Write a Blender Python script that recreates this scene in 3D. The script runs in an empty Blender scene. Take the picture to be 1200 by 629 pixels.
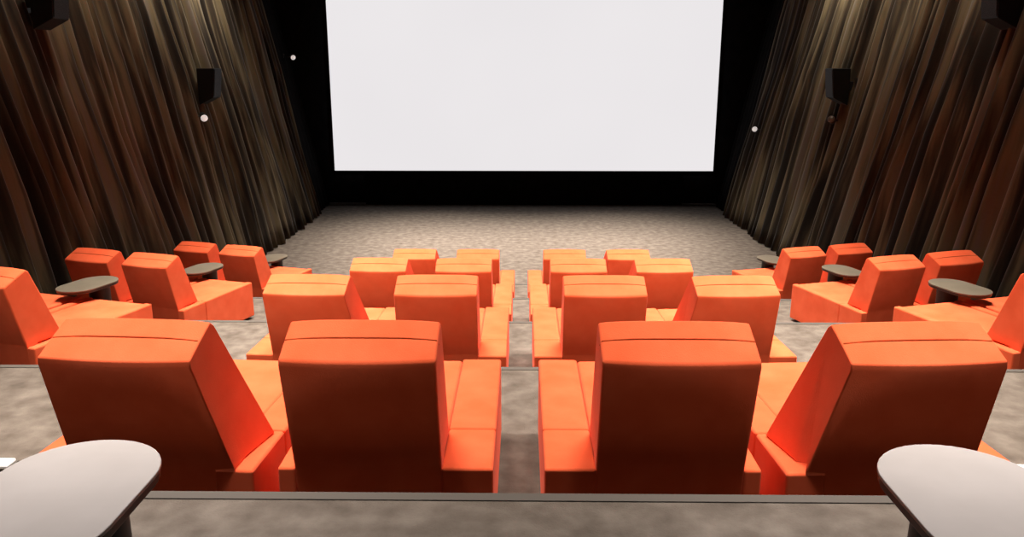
import bpy, bmesh, math, random
from mathutils import Vector, Matrix
PI = math.pi
rnd = random.Random(7)
scn = bpy.context.scene
COL = scn.collection

# ------------------------------------------------------------------ camera
F_PX = 950.0
PITCH = math.atan((314.5-75)/F_PX)
YAW = math.atan(12/F_PX)
EYE = 3.98
cam_d = bpy.data.cameras.new('camera'); cam = bpy.data.objects.new('camera', cam_d); COL.objects.link(cam)
cam_d.sensor_width = 36; cam_d.lens = F_PX/1200*36
cam.location = (0.01, 0, EYE)
cam.rotation_euler = (PI/2-PITCH, 0, YAW)
scn.camera = cam

# ------------------------------------------------------------------ world, lights, exposure
w = bpy.data.worlds.new('world'); scn.world = w; w.use_nodes = True
w.node_tree.nodes['Background'].inputs[0].default_value = (1.0, 0.9, 0.8, 1)
w.node_tree.nodes['Background'].inputs[1].default_value = 0.0
scn.view_settings.view_transform = 'Standard'
scn.view_settings.look = 'None'
scn.view_settings.gamma = 1.0
scn.view_settings.use_curve_mapping = False
scn.view_settings.exposure = 0.0

def area(name, loc, rot, sx, sy, power, color, spread=PI):
    d = bpy.data.lights.new(name, 'AREA'); d.shape = 'RECTANGLE'; d.size = sx; d.size_y = sy
    d.energy = power; d.color = color; d.spread = spread
    o = bpy.data.objects.new(name, d); COL.objects.link(o); o.location = loc; o.rotation_euler = rot
    return o
WARM = (1.0, 0.87, 0.74)
CEIL = 7.3
for y, p in ((4.0, 110), (6.5, 160), (9.1, 180), (11.8, 180), (15.0, 215), (18.5, 270)):
    for sx_ in (-1, 1):
        area('overhead_light', (sx_*2.2, y, CEIL-0.08), (0, 0, 0), 3.2, 0.4, p, WARM, math.radians(59))
for sx_ in (-1, 1):
    area('overhead_light', (sx_*1.2, 2.15, CEIL-0.08), (0, 0, 0), 0.6, 0.15, 9.5, (1.0, 0.93, 0.88), math.radians(34))  # extra narrow lights, added only to brighten the two front tables
for s in (-1, 1):
    for y, p in ((5.5, 16), (8.5, 20), (11.5, 26), (14.6, 36), (17.4, 55)):
        area('wall_wash_lamp', (s*5.5, y, CEIL-0.12), (0, -s*math.radians(38), 0), 0.3, 1.6, p*1.15, (1.0, 0.86, 0.68), math.radians(90))

# ------------------------------------------------------------------ materials
def mat(name):
    m = bpy.data.materials.new(name); m.use_nodes = True
    return m, m.node_tree, m.node_tree.nodes['Principled BSDF']
def simple(name, col, rough=0.6, metal=0.0, spec=0.5, emit=None, es=0):
    m, nt, b = mat(name)
    b.inputs['Base Color'].default_value = (*col, 1); b.inputs['Roughness'].default_value = rough
    b.inputs['Metallic'].default_value = metal; b.inputs['Specular IOR Level'].default_value = spec
    n = nt.nodes.new('ShaderNodeTexNoise'); n.inputs['Scale'].default_value = 60
    tc = nt.nodes.new('ShaderNodeTexCoord'); nt.links.new(tc.outputs['Object'], n.inputs['Vector'])
    bp = nt.nodes.new('ShaderNodeBump'); bp.inputs['Strength'].default_value = 0.05
    nt.links.new(n.outputs['Fac'], bp.inputs['Height']); nt.links.new(bp.outputs['Normal'], b.inputs['Normal'])
    if emit:
        b.inputs['Emission Color'].default_value = (*emit, 1); b.inputs['Emission Strength'].default_value = es
    return m
def noisy(name, ramp, scale, rough, vec_scale=(1, 1, 1), coord='Object', bump=0.2, detail=4, spec=0.2, sheen=0, bscale=None, sheen_tint=(1,1,1)):
    m, nt, b = mat(name)
    tc = nt.nodes.new('ShaderNodeTexCoord'); mp = nt.nodes.new('ShaderNodeMapping')
    mp.inputs['Scale'].default_value = vec_scale
    nt.links.new(tc.outputs[coord], mp.inputs['Vector'])
    n = nt.nodes.new('ShaderNodeTexNoise'); n.inputs['Scale'].default_value = scale; n.inputs['Detail'].default_value = detail
    nt.links.new(mp.outputs['Vector'], n.inputs['Vector'])
    cr = nt.nodes.new('ShaderNodeValToRGB'); e = cr.color_ramp.elements
    e[0].position, e[0].color = ramp[0][0], (*ramp[0][1], 1)
    e[1].position, e[1].color = ramp[-1][0], (*ramp[-1][1], 1)
    for p, c in ramp[1:-1]:
        k = e.new(p); k.color = (*c, 1)
    nt.links.new(n.outputs['Fac'], cr.inputs['Fac']); nt.links.new(cr.outputs['Color'], b.inputs['Base Color'])
    n2 = nt.nodes.new('ShaderNodeTexNoise'); n2.inputs['Scale'].default_value = bscale or scale*12; n2.inputs['Detail'].default_value = 3
    nt.links.new(mp.outputs['Vector'], n2.inputs['Vector'])
    bp = nt.nodes.new('ShaderNodeBump'); bp.inputs['Strength'].default_value = bump; bp.inputs['Distance'].default_value = 0.01
    nt.links.new(n2.outputs['Fac'], bp.inputs['Height']); nt.links.new(bp.outputs['Normal'], b.inputs['Normal'])
    b.inputs['Roughness'].default_value = rough; b.inputs['Specular IOR Level'].default_value = spec
    b.inputs['Sheen Weight'].default_value = sheen; b.inputs['Sheen Roughness'].default_value = 0.5
    b.inputs['Sheen Tint'].default_value = (*sheen_tint, 1)
    return m
M_ORANGE = noisy('orange_velvet', [(0.3, (0.84, 0.120, 0.042)), (0.7, (0.93, 0.158, 0.064))], 5, 0.85, bump=0.15, sheen=0.12, spec=0.05, bscale=220, sheen_tint=(1, 0.68, 0.56))
M_PIPING = noisy('orange_piping', [(0.3, (0.50, 0.06, 0.015)), (0.7, (0.6, 0.09, 0.02))], 6, 0.8)
M_CARPET = noisy('taupe_carpet', [(0.25, (0.085, 0.071, 0.061)), (0.5, (0.135, 0.115, 0.100)), (0.75, (0.190, 0.165, 0.146))], 7.0, 0.95, bump=0.5, detail=10, spec=0.05, bscale=150)
M_CURTAIN = noisy('brown_curtain_cloth', [(0.36, (0.009, 0.006, 0.004)), (0.47, (0.030, 0.022, 0.014)), (0.58, (0.105, 0.084, 0.048)), (0.68, (0.105, 0.089, 0.072))], 2.2, 0.85, vec_scale=(0.6, 2.6, 0.10), bump=0.15, spec=0.1, bscale=30, sheen=0.1)
M_BLACK = noisy('black_mask_and_shade', [(0.3, (0.003, 0.003, 0.003)), (0.7, (0.007, 0.006, 0.006))], 4, 0.95, spec=0.03, bump=0.1)  # black of the screen surround; also colours the shaded curtain ends
M_CEIL = noisy('dark_ceiling_paint', [(0.3, (0.02, 0.018, 0.016)), (0.7, (0.03, 0.027, 0.024))], 4, 0.9, spec=0.1)
M_WALL = noisy('dark_wall_paint', [(0.3, (0.012, 0.009, 0.007)), (0.7, (0.02, 0.015, 0.012))], 4, 0.9, spec=0.05)
M_SCREEN = None
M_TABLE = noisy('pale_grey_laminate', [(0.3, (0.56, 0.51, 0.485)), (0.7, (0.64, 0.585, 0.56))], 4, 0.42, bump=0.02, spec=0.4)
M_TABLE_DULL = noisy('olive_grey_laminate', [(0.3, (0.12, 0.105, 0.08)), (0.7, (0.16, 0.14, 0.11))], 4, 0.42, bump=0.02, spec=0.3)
M_EDGE = simple('black_table_edge', (0.012, 0.010, 0.010), 0.4)
M_DARK = simple('black_steel', (0.01, 0.009, 0.009), 0.45, 0.0, 0.4)
M_NOSE = simple('grey_step_nosing', (0.08, 0.071, 0.063), 0.75)
M_SPK = simple('black_speaker_shell', (0.004, 0.004, 0.004), 0.6, spec=0.2)
M_GRILLE = noisy('black_speaker_grille', [(0.3, (0.004, 0.004, 0.004)), (0.7, (0.02, 0.02, 0.022))], 90, 0.7, spec=0.2)
M_LAMPON = simple('lit_lens', (0.9, 0.88, 0.85), 0.3, emit=(1, 0.93, 0.88), es=0.5)
M_LENS = simple('dull_lens', (0.10, 0.08, 0.06), 0.3)
M_STEP = simple('white_step_lamp_glass', (0.9, 0.88, 0.86), 0.4, emit=(1, 0.95, 0.9), es=0.8)

ms, nt, b = mat('lit_projection_screen')
for n in list(nt.nodes):
    if n.type != 'OUTPUT_MATERIAL': nt.nodes.remove(n)
em = nt.nodes.new('ShaderNodeEmission'); em.inputs['Strength'].default_value = 1.0
tc = nt.nodes.new('ShaderNodeTexCoord'); nz = nt.nodes.new('ShaderNodeTexNoise'); nz.inputs['Scale'].default_value = 0.25
cr = nt.nodes.new('ShaderNodeValToRGB')
cr.color_ramp.elements[0].color = (0.80, 0.77, 0.785, 1); cr.color_ramp.elements[1].color = (0.86, 0.83, 0.84, 1)
nt.links.new(tc.outputs['Object'], nz.inputs['Vector']); nt.links.new(nz.outputs['Fac'], cr.inputs['Fac'])
nt.links.new(cr.outputs['Color'], em.inputs['Color'])
nt.links.new(em.outputs[0], nt.nodes['Material Output'].inputs['Surface'])
M_SCREEN = ms

# ------------------------------------------------------------------ helpers
def link(name, bm, m, parent=None, bevel=0, seg=3, smooth=True):
    bmesh.ops.recalc_face_normals(bm, faces=bm.faces)
    me = bpy.data.meshes.new(name); bm.to_mesh(me); bm.free()
    me.materials.append(m)
    if smooth:
        for p in me.polygons: p.use_smooth = True
    o = bpy.data.objects.new(name, me); COL.objects.link(o)
    if parent: o.parent = parent
    if bevel:
        md = o.modifiers.new('bevel', 'BEVEL'); md.width = bevel; md.segments = seg; md.limit_method = 'ANGLE'
        md.angle_limit = math.radians(35); md.harden_normals = True
    return o
def box(bm, x0, x1, y0, y1, z0, z1):
    r = bmesh.ops.create_cube(bm, size=1)
    for v in r['verts']:
        v.co = Vector(((x0+x1)/2+v.co.x*(x1-x0), (y0+y1)/2+v.co.y*(y1-y0), (z0+z1)/2+v.co.z*(z1-z0)))
    return r['verts']
def cyl(bm, r1, r2, p0, p1, n=32):
    p0, p1 = Vector(p0), Vector(p1); d = p1-p0
    M = Matrix.Translation((p0+p1)/2) @ d.to_track_quat('Z', 'Y').to_matrix().to_4x4()
    bmesh.ops.create_cone(bm, cap_ends=True, segments=n, radius1=r1, radius2=r2, depth=d.length, matrix=M)
def cushion(bm, x0, x1, y0, y1, z0, z1, crown=0.012, n=8):
    # box whose top is gently crowned
    for i in range(n):
        pass
    bx = box(bm, x0, x1, y0, y1, z0, z1)
    ed = [e for e in bm.edges]
    bmesh.ops.subdivide_edges(bm, edges=ed, cuts=n, use_grid_fill=True)
    cx, cy = (x0+x1)/2, (y0+y1)/2
    for v in bm.verts:
        if v.co.z > z1-1e-5:
            a = 1-abs((v.co.x-cx)/((x1-x0)/2))**2.5; c = 1-abs((v.co.y-cy)/((y1-y0)/2))**2.5
            v.co.z += crown*max(a, 0)*max(c, 0)
def tag(o, label, cat, group=None):
    o['label'] = label; o['category'] = cat
    if group: o['group'] = group
def struct(o):
    o['kind'] = 'structure'; return o
def empty(name, loc=(0, 0, 0), rz=0):
    o = bpy.data.objects.new(name, None); COL.objects.link(o); o.location = loc; o.rotation_euler = (0, 0, rz)
    o.empty_display_size = 0.2
    return o
def kids(o): return [c for c in bpy.data.objects if c.parent == o]
def copy_tree(o, parent=None):
    c = o.copy(); COL.objects.link(c)
    if parent: c.parent = parent
    for ch in kids(o): copy_tree(ch, c)
    return c

# ------------------------------------------------------------------ setting
LEAN = 0.21
HW = 5.56                       # half width of the hall at the front floor
FRONT = 23.6
EDGE = [2.71, 5.38, 8.07, 10.76, 13.45]
TZ = [2.43, 1.90, 1.37, 0.84, 0.31]
FULLW = 5.75
def floor_z(y):
    for e, z in zip(EDGE, TZ):
        if y < e: return z
    return 0.0
def wall_x(z, y=None): return HW + LEAN*max(z, 0) 
# stepped platforms of the seating rows
prev = -1.6
for e, z in zip(EDGE, TZ):
    bm = bmesh.new(); wz = wall_x(z)+0.12
    box(bm, -wz, wz, prev, e, -0.25, z)
    struct(link('floor', bm, M_CARPET, smooth=False)); prev = e
bm = bmesh.new(); box(bm, -HW-0.12, HW+0.12, prev, FRONT+0.1, -0.25, 0.0)
struct(link('floor', bm, M_CARPET, smooth=False))
for i, (e, z) in enumerate(zip(EDGE, TZ)):
    bm = bmesh.new(); box(bm, -wall_x(z)+0.2, wall_x(z)-0.2, e-0.045, e+0.006, z-0.02, z+0.005)
    struct(link('trim_%d' % (i+1), bm, M_NOSE, smooth=False))
# leaning side walls behind the curtains
def lean_wall(name, s, y0, y1, m, off=0.22, th=0.15):
    bm = bmesh.new()
    vs = []
    for y in (y0, y1):
        for z, t in ((-0.25, 0), (-0.25, th), (CEIL+0.1, th), (CEIL+0.1, 0)):
            vs.append(bm.verts.new((s*(HW+LEAN*z+off+t), y, z)))
    a, b_ = vs[:4], vs[4:]
    bm.faces.new(a); bm.faces.new(b_[::-1])
    for k in range(4): bm.faces.new((a[k], b_[k], b_[(k+1) % 4], a[(k+1) % 4]))
    return struct(link(name, bm, m, smooth=False))
lean_wall('wall_left', -1, -1.6, FRONT+0.1, M_WALL)
lean_wall('wall_right', 1, -1.6, FRONT+0.1, M_WALL)
bm = bmesh.new(); box(bm, -7.6, 7.6, FRONT+0.1, FRONT+0.3, -0.25, CEIL+0.1); struct(link('wall_front', bm, M_BLACK, smooth=False))
bm = bmesh.new(); box(bm, -7.6, 7.6, -1.8, -1.6, -0.25, CEIL+0.1); struct(link('wall_back', bm, M_WALL, smooth=False))
bm = bmesh.new(); box(bm, -7.6, 7.6, -1.8, FRONT+0.3, CEIL, CEIL+0.2); struct(link('ceiling', bm, M_CEIL, smooth=False))

# ------------------------------------------------------------------ projection screen
def unproj(px, py, Y):
    """world point seen at photo pixel (px,py) on the plane y=Y (used for measuring only)"""
    d = Vector(((px-600)/F_PX, (314.5-py)/F_PX, -1.0))
    d = cam.rotation_euler.to_matrix() @ d
    return Vector(cam.location)+d*((Y-cam.location.y)/d.y)
SY = FRONT-0.25
pl = unproj(392.5, 200, SY); pr = unproj(835.5, 200, SY)
sx0, sx1, sz0 = pl.x, pr.x, (pl.z+pr.z)/2
scr = empty('projection_screen', ((sx0+sx1)/2, SY, 0))
tag(scr, 'large blank white cinema screen on the dark front wall', 'screen')
hw = (sx1-sx0)/2; SH = CEIL-0.35
bm = bmesh.new(); box(bm, -hw, hw, -0.01, 0.02, sz0, SH); link('screen_surface', bm, M_SCREEN, scr, smooth=False)
bm = bmesh.new()
for a in ((-hw-0.12, -hw, sz0-0.12, SH+0.12), (hw, hw+0.12, sz0-0.12, SH+0.12), (-hw, hw, sz0-0.12, sz0), (-hw, hw, SH, SH+0.12)):
    box(bm, a[0], a[1], -0.05, 0.05, a[2], a[3])
link('screen_frame', bm, M_BLACK, scr, smooth=False)
bm = bmesh.new(); box(bm, -4.6, 4.6, 0.05, 0.30, 0.0, sz0-0.14); link('screen_plinth', bm, M_BLACK, scr, smooth=False)

# ------------------------------------------------------------------ curtains
def curtain(name, s, y0, y1, m, seed, amp=0.10, step=0.02):
    r = random.Random(seed)
    # irregular pleats
    xs = []; y = y0
    knots = [(y0, 0.0)]
    up = True
    while y < y1:
        y += r.uniform(0.08, 0.27) * (1.0 if up else 0.8)
        knots.append((y, (r.uniform(0.55, 1.0) if up else r.uniform(-0.1, 0.3))*amp))
        up = not up
    n = int((y1-y0)/step)
    zs = [0, 0.06, 0.14, 0.25, 0.38, 0.52, 0.66, 0.8, 0.92, 1.0]
    ph = [r.uniform(0, 6.28) for _ in range(6)]
    bm = bmesh.new(); grid = []
    k = 0
    for i in range(n+1):
        y = y0+(y1-y0)*i/n
        while k < len(knots)-2 and knots[k+1][0] < y: k += 1
        t = min(max((y-knots[k][0])/(knots[k+1][0]-knots[k][0]), 0), 1); t = t*t*(3-2*t)
        d = knots[k][1]*(1-t)+knots[k+1][1]*t
        zb = floor_z(y+0.03)+0.02; row = []
        for q in zs:
            z = zb+(CEIL-0.02-zb)*q
            dd = d*(1+0.15*math.sin(z*1.1+y*0.9+ph[0]))*(0.55+0.45*(1-q)) + 0.012*math.sin(z*2.1+y*3+ph[1])
            yy = y+0.05*math.sin(z*0.8+y*0.7+ph[2])*(1-q)
            yy = min(max(yy, y0), y1)
            row.append(bm.verts.new((s*(HW+LEAN*z+0.06-dd), yy, z)))
        grid.append(row)
    for i in range(n):
        for j in range(len(zs)-1):
            bm.faces.new((grid[i][j], grid[i+1][j], grid[i+1][j+1], grid[i][j+1]))
    o = link(name, bm, m)
    sd = o.modifiers.new('thick', 'SOLIDIFY'); sd.thickness = 0.006; sd.offset = 0
    return o
CY1 = 21.7
for s, side in ((-1, 'left'), (1, 'right')):
    a = curtain('curtain', s, 0.4, CY1, M_CURTAIN, 11 if s < 0 else 23, amp=0.26)
    tag(a, 'brown floor-length pleated curtain covering the %s side wall' % side, 'curtain', None)
    c = curtain('shaded_curtain_end', s, CY1+0.02, FRONT-0.35, M_BLACK, 5 if s < 0 else 6, amp=0.06)  # last stretch of the side curtain, coloured black for the shade beside the screen
    tag(c, 'curtain blackened for shade at the far end of the %s wall beside the screen' % side, 'curtain', None)

# ------------------------------------------------------------------ armchair
def make_chair(aw_l, aw_r, flare=0):
    """origin: floor, centre of the rear of the base; +y is the way the chair faces"""
    root = empty('cinema_armchair')
    W = 0.30; SHT = 0.47; D = 1.28; RD = 0.38; BY = 0.11
    bm = bmesh.new(); box(bm, -W-aw_l+0.04, W+aw_r-0.04, 0.13, D-0.06, 0, 0.05); link('plinth', bm, M_DARK, root, 0.004, 1)
    bm = bmesh.new(); box(bm, -W+0.002, W-0.002, BY, D-0.008, 0.05, 0.30); link('base', bm, M_ORANGE, root, 0.012, 2)
    bm = bmesh.new(); box(bm, -W+0.002, W-0.002, BY, RD, 0.302, SHT-0.008); link('rear_deck', bm, M_ORANGE, root, 0.012, 2)
    bm = bmesh.new(); cushion(bm, -W+0.002, W-0.002, RD+0.003, D, 0.302, SHT-0.008); link('seat_cushion', bm, M_ORANGE, root, 0.022, 3)
    for x0, x1 in ((-W-aw_l, -W), (W, W+aw_r)):
        bm = bmesh.new()
        cushion(bm, x0, x1, 0.0, RD-0.002, 0.035, SHT, 0.004, 4)
        o = link('armrest', bm, M_ORANGE, root, 0.014, 3)
        bm = bmesh.new()
        cushion(bm, x0, x1, RD+0.002, D, 0.035, SHT, 0.006, 4)
        o2 = link('arm_pad', bm, M_ORANGE, o, 0.014, 3)
    # reclined wedge backrest
    prof = [(-0.118, 0.958), (-0.112, 0.984), (-0.015, 1.030), (0.088, 1.074), (0.115, 1.055), (0.345, SHT+0.005), (BY-0.003, SHT+0.005), (BY-0.003, 0.045), (0.035, 0.045), (0.0, SHT+0.004), (-0.002, SHT+0.014)]
    amt = [0.02, 0.02, 0.05, 0.13, 0.13, 0.13, 0.09, 0, 0, 0, 0.08]
    bm = bmesh.new(); nx = 12; rings = []
    for i in range(nx+1):
        t = -1+2*i/nx
        hw_ = 0.304
        ring = []
        for j, (y, z) in enumerate(prof):
            wz = hw_ + (amt[j]*min((1.0-z)/0.52, 1.0) if flare*t > 0 and z < 1.0 else 0)
            yy, zz = y, z
            if j in (0, 1): yy -= 0.010*(1-t*t); zz -= 0.006*(1-t*t)
            if j in (2, 3): zz += 0.010*(1-t**4)
            if j in (4,): yy += 0.012*(1-t*t)
            ring.append(bm.verts.new((wz*t, yy, zz)))
        rings.append(ring)
    n = len(prof)
    for i in range(nx):
        for j in range(n):
            bm.faces.new((rings[i][j], rings[i][(j+1) % n], rings[i+1][(j+1) % n], rings[i+1][j]))
    bm.faces.new(rings[0]); bm.faces.new(rings[-1][::-1])
    back = link('backrest', bm, M_ORANGE, root, 0.012, 3)
    # seam piping over the top and down the sides
    cu = bpy.data.curves.new('piping', 'CURVE'); cu.dimensions = '3D'; cu.bevel_depth = 0.004; cu.bevel_resolution = 2
    pts = [(-0.303, -0.010, 1.01), (-0.295, -0.015, 1.030)]
    pts += [(-0.25+0.5*k/8, -0.015, 1.034+0.006*(1-abs(-1+k/4)**4)) for k in range(9)]
    pts += [(0.295, -0.015, 1.030), (0.303, -0.010, 1.01)]
    sp = cu.splines.new('POLY'); sp.points.add(len(pts)-1)
    for p, q in zip(sp.points, pts): p.co = (*q, 1)
    tmp = bpy.data.objects.new('piping', cu); COL.objects.link(tmp)
    dg = bpy.context.evaluated_depsgraph_get()
    me = bpy.data.meshes.new_from_object(tmp.evaluated_get(dg)); bpy.data.objects.remove(tmp)
    me.materials.clear(); me.materials.append(M_PIPING)
    for p in me.polygons: p.use_smooth = True
    o = bpy.data.objects.new('piping', me); COL.objects.link(o); o.parent = back
    return root

protos = {'wr': make_chair(0.075, 0.215), 'wl': make_chair(0.215, 0.075), 'n': make_chair(0.075, 0.075),
          'ol': make_chair(0.215, 0.165, 1), 'or': make_chair(0.165, 0.215, -1)}
used = set()
def place_chair(kind, x, y, z, rz, label, group):
    p = protos[kind]
    if kind in used: p = copy_tree(p)
    used.add(kind)
    p.location = (x, y, z); p.rotation_euler = (0, 0, rz)
    tag(p, label, 'chair', None)
    if group: p['group'] = group
ROWN = ['nearest row', 'second row', 'third row', 'farthest row']
SROW = [None, 'nearest visible side pair', 'middle side pair', 'farthest side pair']
OUT = math.radians(3.6)
chair_jobs = []
for k in range(4):
    y0 = EDGE[k]+(0.31, 0.40, 0.47, 0.56)[k]; z = TZ[k+1]+0.001
    for s in (-1, 1):
        side = 'left' if s < 0 else 'right'
        chair_jobs.append(('wr' if s < 0 else 'wl', s*0.62, y0, z, 0,
            'orange armchair with its arm on the centre aisle, %s side, %s' % (side, ROWN[k]), 'orange armchairs of the centre block'))
        chair_jobs.append(('ol' if s < 0 else 'or', s*(1.55, 1.58, 1.54, 1.53)[k], y0, z, s*OUT*(1, 0.7, 0.5, 0.3)[k],
            'orange armchair second from the centre aisle, %s side, %s' % (side, ROWN[k]), 'orange armchairs of the centre block'))
ANG = math.radians(17)
SIDE_C = (4.51, 0.80)
side_pairs = []
for k in (1, 2, 3):
    z = TZ[k+1]+0.001
    for s in (-1, 1):
        side = 'left' if s < 0 else 'right'
        cx, cy = s*(SIDE_C[0]+(0, 0.0, 0, -0.02)[k]), EDGE[k]+SIDE_C[1]+(0, -0.06, -0.03, 0.08)[k]
        rz = s*ANG
        rv = Vector((math.cos(rz), math.sin(rz)))
        side_pairs.append((k, s, cx, cy, rz, z))
        for q in (1, -1):             # q=1 inner chair
            lx = -s*q*0.40
            chair_jobs.append(('n', cx+rv.x*lx, cy+rv.y*lx, z, rz,
                'orange armchair turned inwards, %s of the %s by the %s curtain' % ('inner seat' if q == 1 else 'curtain-side seat', SROW[k], side), 'orange armchairs of the side blocks'))
for j in chair_jobs: place_chair(*j)

# ------------------------------------------------------------------ tables
def make_table(tm, L=0.60, wd=0.385):
    """origin: floor under the column; far end of the top at y=+0.17"""
    root = empty('side_table')
    r = wd/2; y1 = 0.17; y0 = y1-L; T = 0.585
    def outline(rr, grow=0):
        pts = []
        N = 20
        for i in range(N+1):
            a = PI*i/N
            pts.append((rr*math.cos(a), y1-r+ (rr)*math.sin(a)*1.0))
        for i in range(N+1):
            a = PI+PI*i/N
            pts.append((rr*math.cos(a), y0+r+rr*math.sin(a)))
        return pts
    def slab(name, rr, z0, z1, m, parent, bev):
        bm = bmesh.new(); p = outline(rr)
        lo = [bm.verts.new((x, y, z0)) for x, y in p]; hi = [bm.verts.new((x, y, z1)) for x, y in p]
        n = len(p); bm.faces.new(lo[::-1]); bm.faces.new(hi)
        for i in range(n): bm.faces.new((lo[i], lo[(i+1) % n], hi[(i+1) % n], hi[i]))
        return link(name, bm, m, parent, bev, 2)
    top = slab('tabletop', r, T-0.012, T, tm, root, 0.003)
    slab('edge_band', r-0.004, T-0.034, T-0.0125, M_EDGE, top, 0.003)
    bm = bmesh.new(); cyl(bm, 0.095, 0.095, (0, 0, 0.015), (0, 0, T-0.035)); link('column', bm, M_DARK, root, 0.003, 1)
    bm = bmesh.new(); cyl(bm, 0.16, 0.155, (0, 0, 0), (0, 0, 0.016)); link('foot_plate', bm, M_DARK, root, 0.003, 1)
    return root
t0 = {'pale': make_table(M_TABLE), 'dull': make_table(M_TABLE_DULL)}; done = set()
def place_table(kind, x, y, z, rz, label, group):
    o = copy_tree(t0[kind]) if kind in done else t0[kind]; done.add(kind)
    o.location = (x, y, z); o.rotation_euler = (0, 0, rz)
    tag(o, label, 'table', group)
for s in (-1, 1):
    side = 'left' if s < 0 else 'right'
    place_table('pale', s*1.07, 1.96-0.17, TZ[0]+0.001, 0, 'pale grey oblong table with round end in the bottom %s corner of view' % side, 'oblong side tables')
for k, s, cx, cy, rz, z in side_pairs:
    side = 'left' if s < 0 else 'right'
    d = 1.28+0.18
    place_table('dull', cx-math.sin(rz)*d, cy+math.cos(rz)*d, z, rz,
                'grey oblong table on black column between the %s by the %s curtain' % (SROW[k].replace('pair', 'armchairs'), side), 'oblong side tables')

# ------------------------------------------------------------------ wall speakers, spotlights, step lamps
def make_speaker():
    root = empty('wall_speaker')          # faces +x, origin at the wall side centre
    bm = bmesh.new()
    prof = [(0.06, -0.36), (0.34, -0.22), (0.40, 0.32), (0.06, 0.32)]
    a = [bm.verts.new((x, -0.2, z)) for x, z in prof]; b_ = [bm.verts.new((x, 0.2, z)) for x, z in prof]
    bm.faces.new(a); bm.faces.new(b_[::-1])
    for i in range(4): bm.faces.new((a[i], b_[i], b_[(i+1) % 4], a[(i+1) % 4]))
    link('cabinet', bm, M_SPK, root, 0.012, 2)
    bm = bmesh.new()
    q = [(0.345, -0.20), (0.402, 0.30), (0.410, 0.30), (0.353, -0.20)]
    a = [bm.verts.new((x, -0.18, z)) for x, z in q]; b_ = [bm.verts.new((x, 0.18, z)) for x, z in q]
    bm.faces.new(a); bm.faces.new(b_[::-1])
    for i in range(4): bm.faces.new((a[i], b_[i], b_[(i+1) % 4], a[(i+1) % 4]))
    link('grille', bm, M_GRILLE, root, 0.002, 1)
    bm = bmesh.new(); box(bm, -0.10, 0.07, -0.05, 0.05, -0.08, 0.08); box(bm, -0.12, -0.09, -0.10, 0.10, -0.14, 0.14)
    link('bracket', bm, M_DARK, root, 0.004, 1)
    return root
sp0 = make_speaker(); sfirst = True
def place_speaker(s, y, z, label):
    global sfirst
    o = sp0 if sfirst else copy_tree(sp0); sfirst = False
    o.location = (s*(wall_x(z)-0.09), y, z); o.rotation_euler = (0, 0, 0 if s < 0 else PI)
    tag(o, label, 'speaker', 'black wall speakers')
place_speaker(-1, 11.2, EYE+0.80, 'black loudspeaker high on the left curtain, nearer the camera')
place_speaker(-1, 15.9, EYE-0.40, 'black loudspeaker on the left curtain above the lit spotlight')
place_speaker(1, 11.2, EYE+0.80, 'black loudspeaker high on the right curtain, nearer the camera')
place_speaker(1, 15.9, EYE-0.40, 'black loudspeaker on the right curtain, farther one above unlit spotlight')

def make_spot(lens):
    root = empty('wall_spotlight')        # faces +x
    bm = bmesh.new(); box(bm, -0.13, -0.08, -0.05, 0.05, -0.07, 0.07); link('mount', bm, M_DARK, root, 0.004, 1)
    bm = bmesh.new(); cyl(bm, 0.015, 0.015, (-0.08, 0, 0), (0.10, 0, 0), 16); link('arm', bm, M_DARK, root)
    bm = bmesh.new(); cyl(bm, 0.055, 0.075, (0.10, 0.06, 0.02), (0.20, -0.12, -0.03), 24); link('lamp_housing', bm, M_DARK, root, 0.004, 1)
    d = (Vector((0.20, -0.12, -0.03))-Vector((0.10, 0.06, 0.02))).normalized(); e = Vector((0.20, -0.12, -0.03))
    bm = bmesh.new(); cyl(bm, 0.064, 0.06, e, e+d*0.012, 24); link('lens', bm, lens, root)
    return root
def place_spot(s, y, z, lens, label):
    o = make_spot(lens); o.location = (s*(wall_x(z)-0.07), y, z)
    if s > 0:
        o.rotation_euler = (0, PI, 0)
    tag(o, label, 'spotlight')
place_spot(-1, 15.4, EYE-0.95, M_LAMPON, 'small lit spotlight under the loudspeaker on the left curtain')
place_spot(-1, 22.6, EYE+0.2, M_LAMPON, 'tiny lit spotlight on the shaded curtain left of the screen')
place_spot(1, 20.6, EYE-1.6, M_LAMPON, 'tiny lit spotlight on the shaded curtain right of the screen')
place_spot(1, 15.9, EYE-1.05, M_LENS, 'dim unlit spotlight under the loudspeaker on the right curtain')

for s in (-1, 1):
    side = 'left' if s < 0 else 'right'
    o = empty('step_lamp', (-2.86 if s < 0 else 2.77, 3.88, TZ[1]))
    bm = bmesh.new(); box(bm, -0.18, 0.18, -0.05, 0.05, 0, 0.025); link('housing', bm, M_NOSE, o, 0.004, 1)
    bm = bmesh.new(); box(bm, -0.17, 0.17, -0.04, 0.04, 0.0252, 0.04); link('diffuser', bm, M_STEP, o, 0.006, 2)
    tag(o, 'white floor lamp at the %s frame edge beside the nearest outer armchair' % side, 'lamp', 'white floor lamps')
